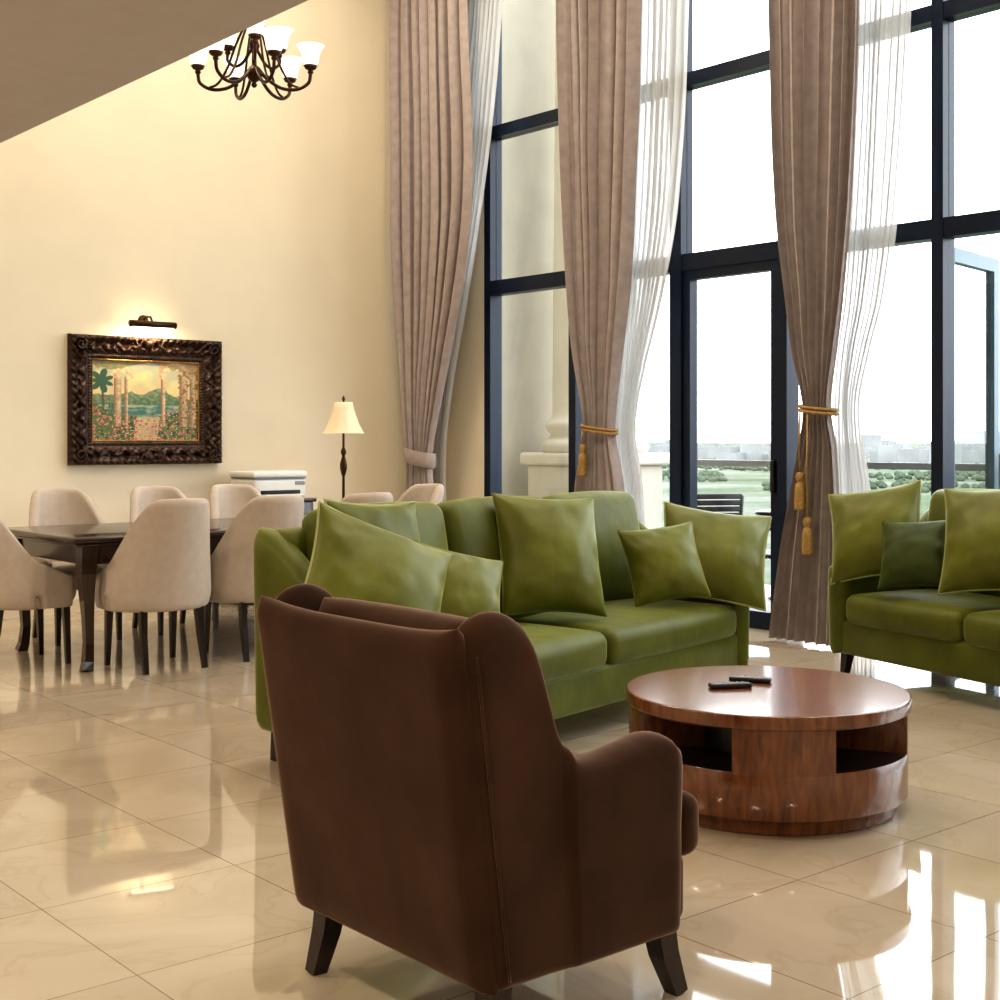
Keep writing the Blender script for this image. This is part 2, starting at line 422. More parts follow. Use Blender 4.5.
# ------------------------------------------------------------------ balcony and outside
box('balcony_floor', 7.5, 9.8, -3, 10.2, -.25, -.02, 'stoned')
rl = root('balcony_railing')
box('top_rail', 9.56, 9.63, -3, 8.8, 1.06, 1.115, 'steel', rl)
y = -2.9
while y < 8.85:
    box('post', 9.575, 9.605, y-.02, y+.02, -.02, 1.06, 'steel', rl); y += 1.45
box('glass', 9.585, 9.595, -3, 8.8, .06, 1.0, 'railglass', rl)
box('exterior_wall', 7.5, 9.9, 9.95, 10.3, -.25, 8, 'stone')
col = root('stone_column', (9.05, 9.26, 0))
rbox('pedestal', (0, 0, .52), (.92, .92, 1.08), .02, 'stonel', col)
rbox('pedestal_cap', (0, 0, 1.12), (1.04, 1.04, .12), .03, 'stonel', col)
lathe('shaft', [(0, 1.18), (.50, 1.18), (.52, 1.24), (.50, 1.30), (.44, 1.32), (.43, 1.36), (.47, 1.40), (.48, 1.44), (.45, 1.48), (.42, 1.52), (.41, 1.6), (.40, 3), (.37, 6.3), (.41, 6.35), (.41, 6.45), (.50, 6.7), (0, 6.7)], 'stonel', col, n=48)

def bchair(loc, rz):
    r = root('balcony_chair', loc, rz)
    for sx in (-.24, .24):
        taper_leg('leg', (sx, -.2, .43), (sx, -.22, 0), .016, .014, 'black', r)
        tube('back_post', [(sx, .22, 0), (sx, .2, .43), (sx, .27, .86)], .018, 'black', r, n=8)
        tube('arm', [(sx, -.2, .42), (sx, -.2, .64), (sx, .22, .66)], .016, 'black', r, n=8)
    for i in range(7):
        rbox('seat_slat', (0, -.2+i*.066, .44), (.48, .06, .03), .006, 'black', r)
    for i in range(8):
        rbox('back_slat', (0, .21+i*.009, .48+i*.053), (.48, .016, .045), .006, 'black', r)
bchair((8.22, 6.62, -.02), rad(-130))
bchair((8.72, 7.60, -.02), rad(150))
bt = root('balcony_table', (9.05, 6.95, -.02))
lathe('top', [(0, .70), (.28, .70), (.29, .715), (.28, .73), (0, .73)], 'black', bt)
lathe('stem', [(.18, 0), (.18, .02), (.03, .04), (.025, .70), (0, .7)], 'black', bt)

def ground_mat():
    m = bpy.data.materials.new('coastal_ground'); m.use_nodes = True
    nt = m.node_tree; L = nt.links; b = nt.nodes['Principled BSDF']
    tc = nt.nodes.new('ShaderNodeTexCoord')
    n = nt.nodes.new('ShaderNodeTexNoise'); n.inputs['Scale'].default_value = .014; n.inputs['Detail'].default_value = 10; n.inputs['Roughness'].default_value = .7
    L.new(tc.outputs['Object'], n.inputs['Vector'])
    r = nt.nodes.new('ShaderNodeValToRGB'); cr = r.color_ramp  # ground tones paled so the colour itself carries distance haze
    cr.elements[0].position = .40; cr.elements[0].color = (0.045, 0.066, 0.034, 1)
    cr.elements[1].position = .62; cr.elements[1].color = (0.165, 0.170, 0.145, 1)
    e = cr.elements.new(.5); e.color = (0.080, 0.105, 0.060, 1)
    L.new(n.outputs['Fac'], r.inputs[0]); L.new(r.outputs[0], b.inputs['Base Color']); b.inputs['Roughness'].default_value = .9
    b.inputs['Specular IOR Level'].default_value = .1
    return m
mk('ground', [(20, -6000, -22), (9000, -6000, -22), (9000, 9000, -22), (20, 9000, -22)], [(0, 1, 2, 3)], ground_mat(), smooth=False)
bv = []; bf = []
for i in range(620):
    ph = rad(random.uniform(14, 62)); D = random.uniform(1300, 2600)
    w = random.uniform(6, 26); hh = random.uniform(4, 13)+(random.random() < .12)*random.uniform(4, 14)
    hh *= .75+.6*abs(noise.noise(Vector((ph*9, 0, 0))))*2
    hh = min(hh, 36)
    x, y = D*math.cos(ph), D*math.sin(ph); k = len(bv)
    for dx in (-w, w):
        for dy in (-w, w):
            for z in (-22, -22+hh+6): bv.append((x+dx*.5, y+dy*.5, z))
    bf += [tuple(k+q for q in f) for f in [(0, 1, 3, 2), (4, 6, 7, 5), (0, 4, 5, 1), (2, 3, 7, 6), (1, 5, 7, 3)]]
mk('city_skyline', bv, bf, 'city', smooth=False)
tv = []; tf = []
for i in range(3200):
    ph = rad(random.uniform(14, 60)); D = random.uniform(620, 1250); R = random.uniform(1.0, 2.2)
    if noise.noise(Vector((D*.01*math.cos(ph), D*.01*math.sin(ph), 3))) < -.02: continue
    x, y = D*math.cos(ph), D*math.sin(ph); k = len(tv); zc = -22+R*random.uniform(.4, .9)
    for a in range(5):
        for b_ in range(7):
            th = math.pi*a/4; p2 = 2*math.pi*b_/7; rr = R*(1+.25*noise.noise(Vector((a*1.3, b_*1.1, i))))
            tv.append((x+1.4*rr*math.sin(th)*math.cos(p2), y+1.4*rr*math.sin(th)*math.sin(p2), zc+rr*math.cos(th)))
    for a in range(4):
        for b_ in range(7):
            tf.append((k+a*7+b_, k+a*7+(b_+1) % 7, k+(a+1)*7+(b_+1) % 7, k+(a+1)*7+b_))
mk('tree_canopy', tv, tf, 'tree')

# ------------------------------------------------------------------ curtains
def curtain(name, X, keys, folds, amp, m, parent, ph=0, nu=220, nz=80):
    keys = sorted(keys); z0, z1 = keys[0][0], keys[-1][0]
    verts = []; faces = []
    for i in range(nz+1):
        z = z0+(z1-z0)*i/nz
        a, b = interp(keys, z); w = abs(a-b)
        for j in range(nu+1):
            u = j/nu
            uu = u+.02*math.sin(u*9+ph+z*.25)
            f = math.sin(2*math.pi*folds*uu+ph)
            f2 = math.sin(2*math.pi*folds*uu*2.3+ph*2+z*.3)
            am = amp*(.55+.45*min(1, w/.6))
            x = X+am*(f*.8+f2*.18)+.012*noise.noise(Vector((u*5, z*1.3, ph)))
            y = a+(b-a)*u+.25*w/folds*math.sin(4*math.pi*folds*uu+ph)*.5
            verts.append((x, y, z))
    for i in range(nz):
        for j in range(nu):
            k = i*(nu+1)+j; faces.append((k, k+1, k+nu+2, k+nu+1))
    return mk(name, verts, faces, m, parent)

def tieband(name, X, ya, yb, z, dx, m, parent, h=.02, drop=.05):
    pts = []
    cy = (ya+yb)/2; ry = abs(ya-yb)/2+.015
    for i in range(28):
        a = 2*math.pi*i/28
        pts.append((X+dx*math.cos(a), cy+ry*math.sin(a), z+drop*math.sin(a)))
    return tube(name, pts, h, m, parent, n=8, closed=True)

def tassel(name, x, y, ztop, L, parent):
    tube(name+'_cord', [(x, y, ztop), (x-.01, y, ztop-L*.5), (x, y, ztop-L)], .006, 'gold', parent, n=6)
    z = ztop-L
    lathe(name, [(0, .02), (.02, .015), (.028, -.01), (.02, -.035), (.016, -.045), (.026, -.055), (.032, -.09), (.036, -.20), (.034, -.215), (0, -.215)], 'gold', parent, loc=(x, y, z), n=16,
          fn=lambda p: (p.x*(1+.08*math.sin(9*math.atan2(p.y, p.x))), p.y*(1+.08*math.sin(9*math.atan2(p.y, p.x))), p.z))

CT = 5.82
c1 = root('curtain')
curtain('drape', 6.98, [(0.02, 9.55, 9.02), (.7, 9.5, 9.08), (1.15, 9.47, 9.13), (1.64, 9.53, 9.0), (2.49, 9.65, 8.74), (3.33, 9.71, 8.58), (5.03, 9.73, 8.64), (CT, 9.73, 8.6)], 8, .055, 'curtain', c1, 0.5)
curtain('sheer', 7.13, [(0.02, 9.35, 9.0), (1.15, 9.35, 9.14), (2.49, 9.2, 8.84), (3.33, 9.0, 8.62), (4.2, 8.9, 8.46), (5.03, 8.8, 8.36), (CT, 8.8, 8.3)], 8, .03, 'sheer', c1, 1.0)
# flat fabric tie-back wrapped round the gathered drape
def sash(name, X, ya, yb, z, dx, h, m, parent):
    cy = (ya+yb)/2; ry = abs(ya-yb)/2+.02; n = 40; verts = []; faces = []
    for i in range(n):
        a = 2*math.pi*i/n
        for q, (o, zz) in enumerate([(0, -h), (.012, -h*.8), (.014, 0), (.012, h*.8), (0, h)]):
            verts.append((X+(dx+o)*math.cos(a), cy+(ry+o)*math.sin(a), z+zz+.03*math.sin(a)))
    for i in range(n):
        for q in range(4):
            faces.append((i*5+q, ((i+1) % n)*5+q, ((i+1) % n)*5+q+1, i*5+q+1))
    return mk(name, verts, faces, m, parent)
sash('tie_band', 6.98, 9.14, 9.46, 1.15, .085, .065, 'curtain', c1)
c2 = root('curtain')
curtain('drape', 6.98, [(0.02, 7.42, 6.80), (1.0, 7.32, 6.88), (1.39, 7.24, 6.96), (1.96, 7.36, 6.88), (2.33, 7.41, 6.82), (3.07, 7.48, 6.76), (4.54, 7.56, 6.68), (CT, 7.58, 6.66)], 7, .06, 'curtain', c2, 2.1)
curtain('sheer', 7.13, [(0.02, 7.1, 6.75), (1.0, 7.08, 6.80), (1.39, 7.08, 6.88), (1.75, 7.05, 6.80), (2.33, 7.0, 6.60), (3.07, 6.95, 6.43), (4.54, 6.9, 6.33), (CT, 6.9, 6.30)], 9, .03, 'sheer', c2, .3)
tieband('tie_cord', 6.98, 6.95, 7.25, 1.39, .085, 'gold', c2, .011, .02)
tieband('tie_cord_b', 6.98, 6.95, 7.25, 1.365, .085, 'gold', c2, .011, .02)
tassel('tassel', 6.88, 7.17, 1.37, .12, c2)
c3 = root('curtain')
curtain('drape', 6.98, [(0.02, 5.52, 5.00), (.65, 5.42, 4.99), (1.25, 5.28, 5.02), (1.5, 5.24, 5.06), (1.85, 5.33, 5.01), (2.17, 5.38, 4.96), (2.8, 5.47, 4.89), (4.05, 5.52, 4.83), (CT, 5.53, 4.80)], 7, .06, 'curtain', c3, 4.0)
curtain('sheer', 7.13, [(0.02, 5.1, 4.84), (.9, 5.1, 4.86), (1.5, 5.12, 4.94), (1.85, 5.1, 4.86), (2.17, 5.05, 4.76), (2.8, 5.0, 4.67), (4.05, 4.95, 4.58), (CT, 4.95, 4.55)], 9, .03, 'sheer', c3, 2.2)
tieband('tie_cord', 6.98, 5.03, 5.26, 1.5, .085, 'gold', c3, .011, .015)
tieband('tie_cord_b', 6.98, 5.03, 5.26, 1.475, .085, 'gold', c3, .011, .015)
tassel('tassel_a', 6.87, 5.20, 1.48, .40, c3)
tassel('tassel_b', 6.88, 5.15, 1.46, .66, c3)
rod = root('curtain_rod')
tube('rod', [(7.04, 2.0, 5.86), (7.04, 5, 5.86), (7.04, 9.78, 5.86)], .02, 'bronze', rod)
for yy in (2.1, 4.6, 6.2, 8.0, 9.5):
    tube('bracket', [(7.04, yy, 5.86), (7.33, yy, 5.86)], .012, 'bronze', rod, n=8)

# ------------------------------------------------------------------ sofas
def sofa(loc, rz, L):
    r = root('green_sofa', loc, rz); D = .86; y0, y1 = -D/2, D/2
    rbox('base', (0, 0, .215), (L-.06, D-.03, .19), .03, 'green', r, n=3)
    prof = [(0, .575), (.03, .61), (.10, .625), (.35, .65), (.55, .71), (.72, .83), (.86, .92), (.96, .945), (1, .94)]
    for sx, nm in ((-1, 'arm_left'), (1, 'arm_right')):
        def P(u, v, sx=sx):
            zt = interp(prof, u)[0]
            yy = y0-.01+(D+.02)*u
            return (sx*(L/2-.07)+sx*.015*v, yy, .12+(zt-.12)*v)
        pad(nm, P, .07, .06, .86, .6, 24, 8, 'green', r)
    rbox('backrest_frame', (0, y1-.085, .53), (L-.10, .17, .82), .05, 'green', r, n=6)
    w = (L-.28)/2
    for i in range(2):
        rbox('seat_cushion_%d' % (i+1), (-w/2+i*w, -.07, .375), (w-.010, .74, .165), .055, 'green', r, puff=(0, .014, .028), n=8)
    nb = 3 if L > 2.2 else 2
    wb = (L-.28)/nb
    for i in range(nb):
        rbox('back_cushion_%d' % (i+1), (-(L-.28)/2+wb*(i+.5), .21, .735), (wb-.008, .16, .57), .065, 'green', r, rot=(rad(-9), 0, 0), puff=(0.003, .06, .016), n=8)
    for sx in (-1, 1):
        for sy in (-1, 1):
            taper_leg('leg', (sx*(L/2-.09), sy*(D/2-.08), .14), (sx*(L/2-.08), sy*(D/2-.065), 0), .03, .02, 'legs', r)
    return r

s1 = sofa((4.13, 4.638, 0), rad(11.5), 2.65)
def P1(nm, w, t, loc, rot, m='green2', pipe=None, seed=0, h=None):
    pillow(nm, w, h or w, t, m, s1, loc, tuple(rad(a) for a in rot), pipe, seed)
P1('throw_pillow_a', .60, .22, (-1.18, -.13, .735), (-30, 22, -30), pipe='pipe', seed=1, h=.52)
P1('throw_pillow_f', .52, .18, (-.90, .13, .81), (-12, 3, -2), m='green', pipe='pipe', seed=12, h=.48)
P1('throw_pillow_b', .40, .17, (-.80, -.22, .67), (-28, 14, -30), seed=2)
P1('throw_pillow_c', .52, .22, (0.05, -.06, .77), (-20, 3, -30), seed=3, h=.58)
P1('throw_pillow_d', .40, .17, (.80, -.22, .685), (-24, -6, -38), seed=4)
P1('throw_pillow_e', .56, .22, (1.16, -.30, .705), (-28, 8, -55), pipe='pipe', seed=5, h=.52)

s2 = sofa((6.41, 3.47, 0), rad(-104.3), 2.0)
def P2(nm, w, t, loc, rot, m='green2', pipe=None, seed=0):
    pillow(nm, w, w, t, m, s2, loc, tuple(rad(a) for a in rot), pipe, seed)
P2('throw_pillow_a', .53, .21, (-.80, -.25, .79), (-22, -10, 30), pipe='pipe', seed=6)
P2('throw_pillow_b', .38, .16, (-.46, -.28, .70), (-24, -4, 30), m='greend', seed=7)
P2('throw_pillow_c', .56, .22, (-.02, -.16, .80), (-20, -4, 26), pipe='pipe', seed=8)
P2('throw_pillow_d', .50, .20, (.62, -.06, .72), (-20, 6, -10), seed=9)

# ------------------------------------------------------------------ armchair (local front = -y)
ac = root('wingback_armchair', (2.06, 2.47, 0), rad(90))
wp = [(0, .50), (.02, .58), (.06, .62), (.13, .635), (.25, .625), (.42, .612), (.54, .625), (.60, .66), (.645, .73), (.68, .82), (.72, .90), (.79, .940), (.87, .948), (.95, .93), (1, .90)]
def side(sx):
    def P(u, v):
        zt = interp(wp, u)[0]
        yb = -.275+.570*u; yt = -.245+.635*u
        z = .16+(zt-.16)*v
        yy = yb+(yt-yb)*((z-.16)/.78)
        fl = .015*max(0, (z-.5)/.45)
        if u < .6: fl += .012*math.sin(math.pi*min(1, v))
        return (sx*(.340+fl), yy, z)
    def T(u, v):
        t = .045
        if u < .6: t += .018*max(0, (v-.6)/.4)*(1-u/.6*.5)
        return t
    return P, T
for sx, nm in ((-1, 'side_wing_near'), (1, 'side_wing_far')):
    P, T = side(sx)
    pad(nm, P, .05, .05, .75, .7, 46, 18, 'brown', ac, Tfn=T)
def PB(u, v):
    s = (u-.5)*2
    ztop = .905+.020*abs(s)**4
    z = .16+(ztop-.16)*v
    y = .280+.115*((z-.16)/.78)+.006*abs(s)**3
    hw = .368+.012*v
    return (hw*s, y, z)
pad('backrest', PB, .04, .045, .80, .78, 30, 20, 'brown', ac)
def PI(u, v):
    s = (u-.5)*2
    z = .45+(.92-.45)*v
    y = .18+.10*((z-.16)/.78)-.02*(1-s*s)
    return (.29*s, y, z)
pad('inner_back', PI, .07, .07, .6, .5, 14, 12, 'brown', ac)
rbox('seat_base', (0, -.02, .24), (.64, .58, .16), .03, 'brown', ac)
rbox('front_rail', (0, -.305, .245), (.66, .07, .17), .03, 'brown', ac)
rbox('seat_cushion', (0, -.095, .40), (.585, .58, .17), .05, 'brown', ac, puff=(0, .01, .025), n=6)
for sx in (-1, 1):
    rbox('cushion_ear', (sx*.315, -.305, .40), (.12, .09, .15), .04, 'brown', ac)
    # stitched seam between the back panel and the wing
    pts = []
    for i in range(24):
        v = .04+.90*i/23
        z = .16+.75*v
        pts.append((sx*(.386+.008*v), .262+.108*((z-.16)/.78), z))
    tube('side_seam', pts, .0035, 'brown', ac, n=6)
    tube('rear_leg', [(sx*.31, .24, .20), (sx*.315, .255, .1), (sx*.325, .28, 0)], [.042, .036, .027], 'legs', ac, n=4, smooth=False, ph=math.pi/4)
    tube('front_leg', [(sx*.31, -.25, .20), (sx*.315, -.27, .1), (sx*.325, -.305, 0)], [.042, .036, .027], 'legs', ac, n=4, smooth=False, ph=math.pi/4)

# ------------------------------------------------------------------ coffee table
ct = root('round_coffee_table', (3.87, 3.08, 0), rad(-40.3-90-4))
lathe('plinth', [(0, 0.0), (.445, 0.0), (.455, .01), (.455, .05), (.47, .055), (0, .055)], 'ctwood', ct, n=72)
lathe('drum_lower', [(0, .055), (.484, .055), (.492, .063), (.492, .21), (.490, .213)], 'ctwood', ct, n=72)
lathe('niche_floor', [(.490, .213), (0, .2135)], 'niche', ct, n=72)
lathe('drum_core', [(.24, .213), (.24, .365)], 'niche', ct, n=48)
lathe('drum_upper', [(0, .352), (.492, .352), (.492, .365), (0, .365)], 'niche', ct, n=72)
lathe('top_rim', [(.46, .355), (.498, .3555), (.5035, .359), (.504, .362), (.504, .398), (.5035, .400), (.500, .4025), (.496, .403)], 'ctwood', ct, n=96)
lathe('top', [(.4962, .403), (.3, .403), (0, .403)], 'cttop', ct, n=96)
for k in range(4):
    c = k*math.pi/2
    hw = rad(20)
    n = 14; verts = []; faces = []
    for i in range(n+1):
        a = c-hw+2*hw*i/n
        for rr, zz in ((.492, .205), (.492, .36), (.24, .36), (.24, .205)):
            verts.append((rr*math.cos(a), rr*math.sin(a), zz))
    for i in range(n):
        for j in range(4):
            faces.append((i*4+j, i*4+(j+1) % 4, (i+1)*4+(j+1) % 4, (i+1)*4+j))
    faces += [(0, 1, 2, 3), (n*4, n*4+1, n*4+2, n*4+3)]
    mk('drum_block_%d' % (k+1), verts, faces, 'ctwood', ct, smooth=False)

def remote(loc, rz):
    r = root('remote_control', loc, rz)
    rbox('body', (0, 0, .009), (.042, .155, .018), .007, 'black', r)
    for i in range(5):
        for j in range(3):
            rbox('button', (-.012+j*.012, -.05+i*.02, .0185), (.007, .009, .003), .001, 'grey', r, n=1)
remote((3.78, 3.17, .4035), rad(58))
remote((3.93, 3.20, .4035), rad(30))

# ------------------------------------------------------------------ dining set
dt = root('dining_table', (4.25, 7.75, 0))
rbox('table_top', (0, 0, .742), (2.5, 1.16, .036), .016, 'dwood', dt)
rbox('top_moulding', (0, 0, .715), (2.44, 1.10, .022), .01, 'dwood', dt)
for sy in (-1, 1): rbox('apron_long', (0, sy*.50, .655), (2.2, .03, .11), .006, 'dwood', dt)
for sx in (-1, 1): rbox('apron_short', (sx*1.15, 0, .655), (.03, .95, .11), .006, 'dwood', dt)
for sx in (-1, 1):
    for sy in (-1, 1):
        X0, Y0 = sx*1.13, sy*.48
        o = [(0, .70, .062), (0.006, .63, .062), (.012, .55, .058), (.006, .45, .046), (-.006, .3, .036), (-.012, .15, .032), (-.004, .05, .036), (.008, .0, .04)]
        tube('leg', [(X0+sx*a, Y0+sy*a, z) for a, z, _ in o], [q*1.05 for _, _, q in o], 'dwood', dt, n=4, smooth=False, ph=math.pi/4)

def sstep(x): x = max(0, min(1, x)); return x*x*(3-2*x)
def dining_chair(loc, rz):
    r = root('dining_chair', loc, rz)
    def P(u, v):
        a = (u-.5)*2*132
        s = 1 if a >= 0 else -1; aa = abs(a)
        zt = .965-.375*sstep((aa-38)/60)-.07*sstep((aa-95)/37)+.012*math.cos(rad(min(90, aa*1.6)))
        z = .34+(zt-.34)*v
        if aa <= 90: x = .285*math.sin(rad(aa)); y = .25*math.cos(rad(aa))
        else: x = .285-.02*((aa-90)/42); y = -(aa-90)/42*.22
        x *= s
        q = max(0, (z-.42)/.54)
        x *= 1-.20*q
        y += .13*q**1.2*max(0, math.cos(rad(min(aa, 90))))-.0
        b = max(0, (.45-z)/.11); x *= 1-.07*b*b; y -= .02*b*b*(1 if y > 0 else 0)
        return (x, y, z)
    pad('shell', P, .03, .035, 1.1, .55, 44, 14, 'beige', r)
    rbox('seat', (0, -.03, .42), (.50, .46, .14), .06, 'beige', r, puff=(0, .02, .02), n=5)
    for sx in (-1, 1):
        taper_leg('front_leg', (sx*.20, -.20, .37), (sx*.205, -.215, 0), .022, .014, 'legs', r)
        tube('rear_leg', [(sx*.17, .17, .37), (sx*.175, .19, .2), (sx*.18, .235, 0)], [.03, .025, .019], 'legs', r, n=4, smooth=False, ph=math.pi/4)
for x, y, a in [(3.5, 7.18, 180), (4.14, 7.20, 180), (4.78, 7.18, 180), (2.93, 7.80, 90), (5.72, 7.92, -90),
                (3.57, 8.50, 0), (4.27, 8.50, 0), (4.88, 8.50, 0)]:
    dining_chair((x, y, 0), rad(a))

# ------------------------------------------------------------------ sideboard + printer + floor lamp
cb = root('side_cabinet', (5.58, 9.52, 0))
rbox('body', (0, 0, .42), (.66, .42, .76), .008, 'dwood', cb)
rbox('top', (0, 0, .815), (.70, .46, .03), .008, 'dwood', cb)
for sx in (-1, 1): rbox('door', (sx*.16, -.215, .42), (.30, .015, .68), .005, 'dwood', cb)
rbox('foot', (0, 0, .02), (.6, .36, .05), .005, 'black', cb)
pr = root('printer', (5.60, 9.50, .83))
rbox('body', (0, 0, .085), (.48, .38, .15), .02, 'printer', pr)
rbox('scanner_lid', (0, 0, .195), (.50, .40, .05), .018, 'printer', pr)
rbox('paper_slot', (0, -.185, .055), (.36, .03, .03), .005, 'black', pr)
rbox('panel_gap', (0, -.003, .165), (.475, .385, .008), .002, 'grey', pr)
rbox('output_tray', (0, -.21, .03), (.34, .10, .01), .004, 'printer', pr)
rbox('control_panel', (.18, -.192, .125), (.09, .01, .03), .004, 'grey', pr)

fl = root('floor_lamp', (6.16, 9.25, 0))
lathe('stand', [(0, 0), (.15, 0), (.155, .012), (.14, .025), (.05, .04), (.03, .06), (.02, .09), (.014, .12), (.012, .5), (.02, .52), (.024, .54), (.02, .56), (.012, .58), (.011, 1.0), (.018, 1.02), (.028, 1.06), (.03, 1.10), (.02, 1.14), (.012, 1.17), (.022, 1.19), (.022, 1.21), (.010, 1.24), (.008, 1.62), (.014, 1.635), (.006, 1.66), (0, 1.665)], 'bronze', fl, n=24)
n8 = 10
def sh(p):
    a = math.atan2(p.y, p.x); k = 1-.03*abs(math.sin(a*n8/2)); return (p.x*k, p.y*k, p.z)
lathe('shade', [(.172, 1.355), (.160, 1.37), (.128, 1.43), (.103, 1.50), (.085, 1.56), (.074, 1.61), (.071, 1.61), (.082, 1.56), (.100, 1.50), (.125, 1.43), (.157, 1.37), (.169, 1.355)], 'shade', fl, n=60, fn=sh)

# ------------------------------------------------------------------ painting
px0, px1, pz0, pz1 = 4.05, 5.31, 1.11, 2.10
pc = root('framed_painting', ((px0+px1)/2, NY, (pz0+pz1)/2))
W, Hh = px1-px0, pz1-pz0
fw = .185
# carved frame : mitred sweep of a profile with relief
def frame_side(a, b, nm, nrm, carve=True):
    prof = [(0, 0.0), (0.001, .055), (.06, .07), (.16, .072), (.26, .05), (.36, .038), (.46, .048), (.58, .052), (.68, .04), (.78, .03), (.86, .034), (.93, .03), (.999, .012), (1, 0)]
    N = 150; K = 34; verts = []; faces = []
    L = (Vector(b)-Vector(a)).length
    t = (Vector(b)-Vector(a)).normalized()
    for i in range(N+1):
        s = i/N
        for j in range(K+1):
            q = j/K
            inset = q*fw
            s0, s1 = inset, L-inset
            along = s0+(s1-s0)*s
            p = Vector(a)+t*along+Vector(nrm)*inset
            dep = interp(prof, q)[0] if 0 < j < K else 0
            if 0 < j < K:
                if q < .28: dep += .010*math.sin(along*2*math.pi/.055+q*14)*math.sin(math.pi*q/.28)
                elif q < .70:
                    dep += .014*math.sin(along*2*math.pi/.12)*math.sin((q-.28)/.42*2*math.pi+math.cos(along*2*math.pi/.12))+.010*noise.noise(Vector((along*40, q*9, 0)))
                elif q > .84: dep += .005*math.sin(along*2*math.pi/.022)
                cd = min(along, L-along)
                if cd < .24: dep += .022*sstep((.24-cd)/.1)*(.6+.6*math.sin(along*70+q*20))*math.sin(math.pi*min(1, q/.8))
                ce = abs(along-L/2)
                if ce < .15: dep += .022*sstep((.15-ce)/.08)*(.7+.5*math.sin(ce*90+q*18))*math.sin(math.pi*min(1, q/.75))
            verts.append((p[0], -dep-.004, p[1]))
    for i in range(N):
        for j in range(K):
            k = i*(K+1)+j; faces.append((k, k+1, k+K+2, k+K+1))
    mk(nm, verts, faces, 'frameorn', pc)
w2, h2 = W/2, Hh/2
frame_side((-w2, h2), (w2, h2), 'frame_top', (0, -1))
frame_side((-w2, -h2), (w2, -h2), 'frame_bottom', (0, 1))
frame_side((-w2, -h2), (-w2, h2), 'frame_left', (1, 0))
frame_side((w2, -h2), (w2, h2), 'frame_right', (-1, 0))
iw, ih = w2-fw, h2-fw
tube('gilt_lip', [(-iw, -.022, -ih), (iw, -.022, -ih), (iw, -.022, ih), (-iw, -.022, ih)], .009, 'goldleaf', pc, n=8, closed=True, smooth=False)
for sx in (-1, 1):
    for sz in (-1, 1):
        cx, cz = sx*(w2-.075), sz*(h2-.075)
        sp = [(cx+.055*(1-i/22)*math.cos(i*.55)*sx, -.075-.001*i, cz+.055*(1-i/22)*math.sin(i*.55)*sz) for i in range(20)]
        tube('corner_scroll', sp, [.014*(1-i/26) for i in range(20)], 'frameorn', pc, n=7)
for sz in (-1, 1):
    for sx in (-1, 1):
        sp = [(sx*(.03+.10*i/18), -.08, sz*(h2-.05)+.028*math.sin(i*.45)) for i in range(19)]
        tube('crest_scroll', sp, [.014*(1-i/24) for i in range(19)], 'frameorn', pc, n=7)
    lathe('crest_shell', [(0, .03), (.02, .026), (.036, .012), (.04, 0)], 'frameorn', pc, loc=(0, -.072, sz*(h2-.055)), rot=(rad(90), 0, 0), n=18)

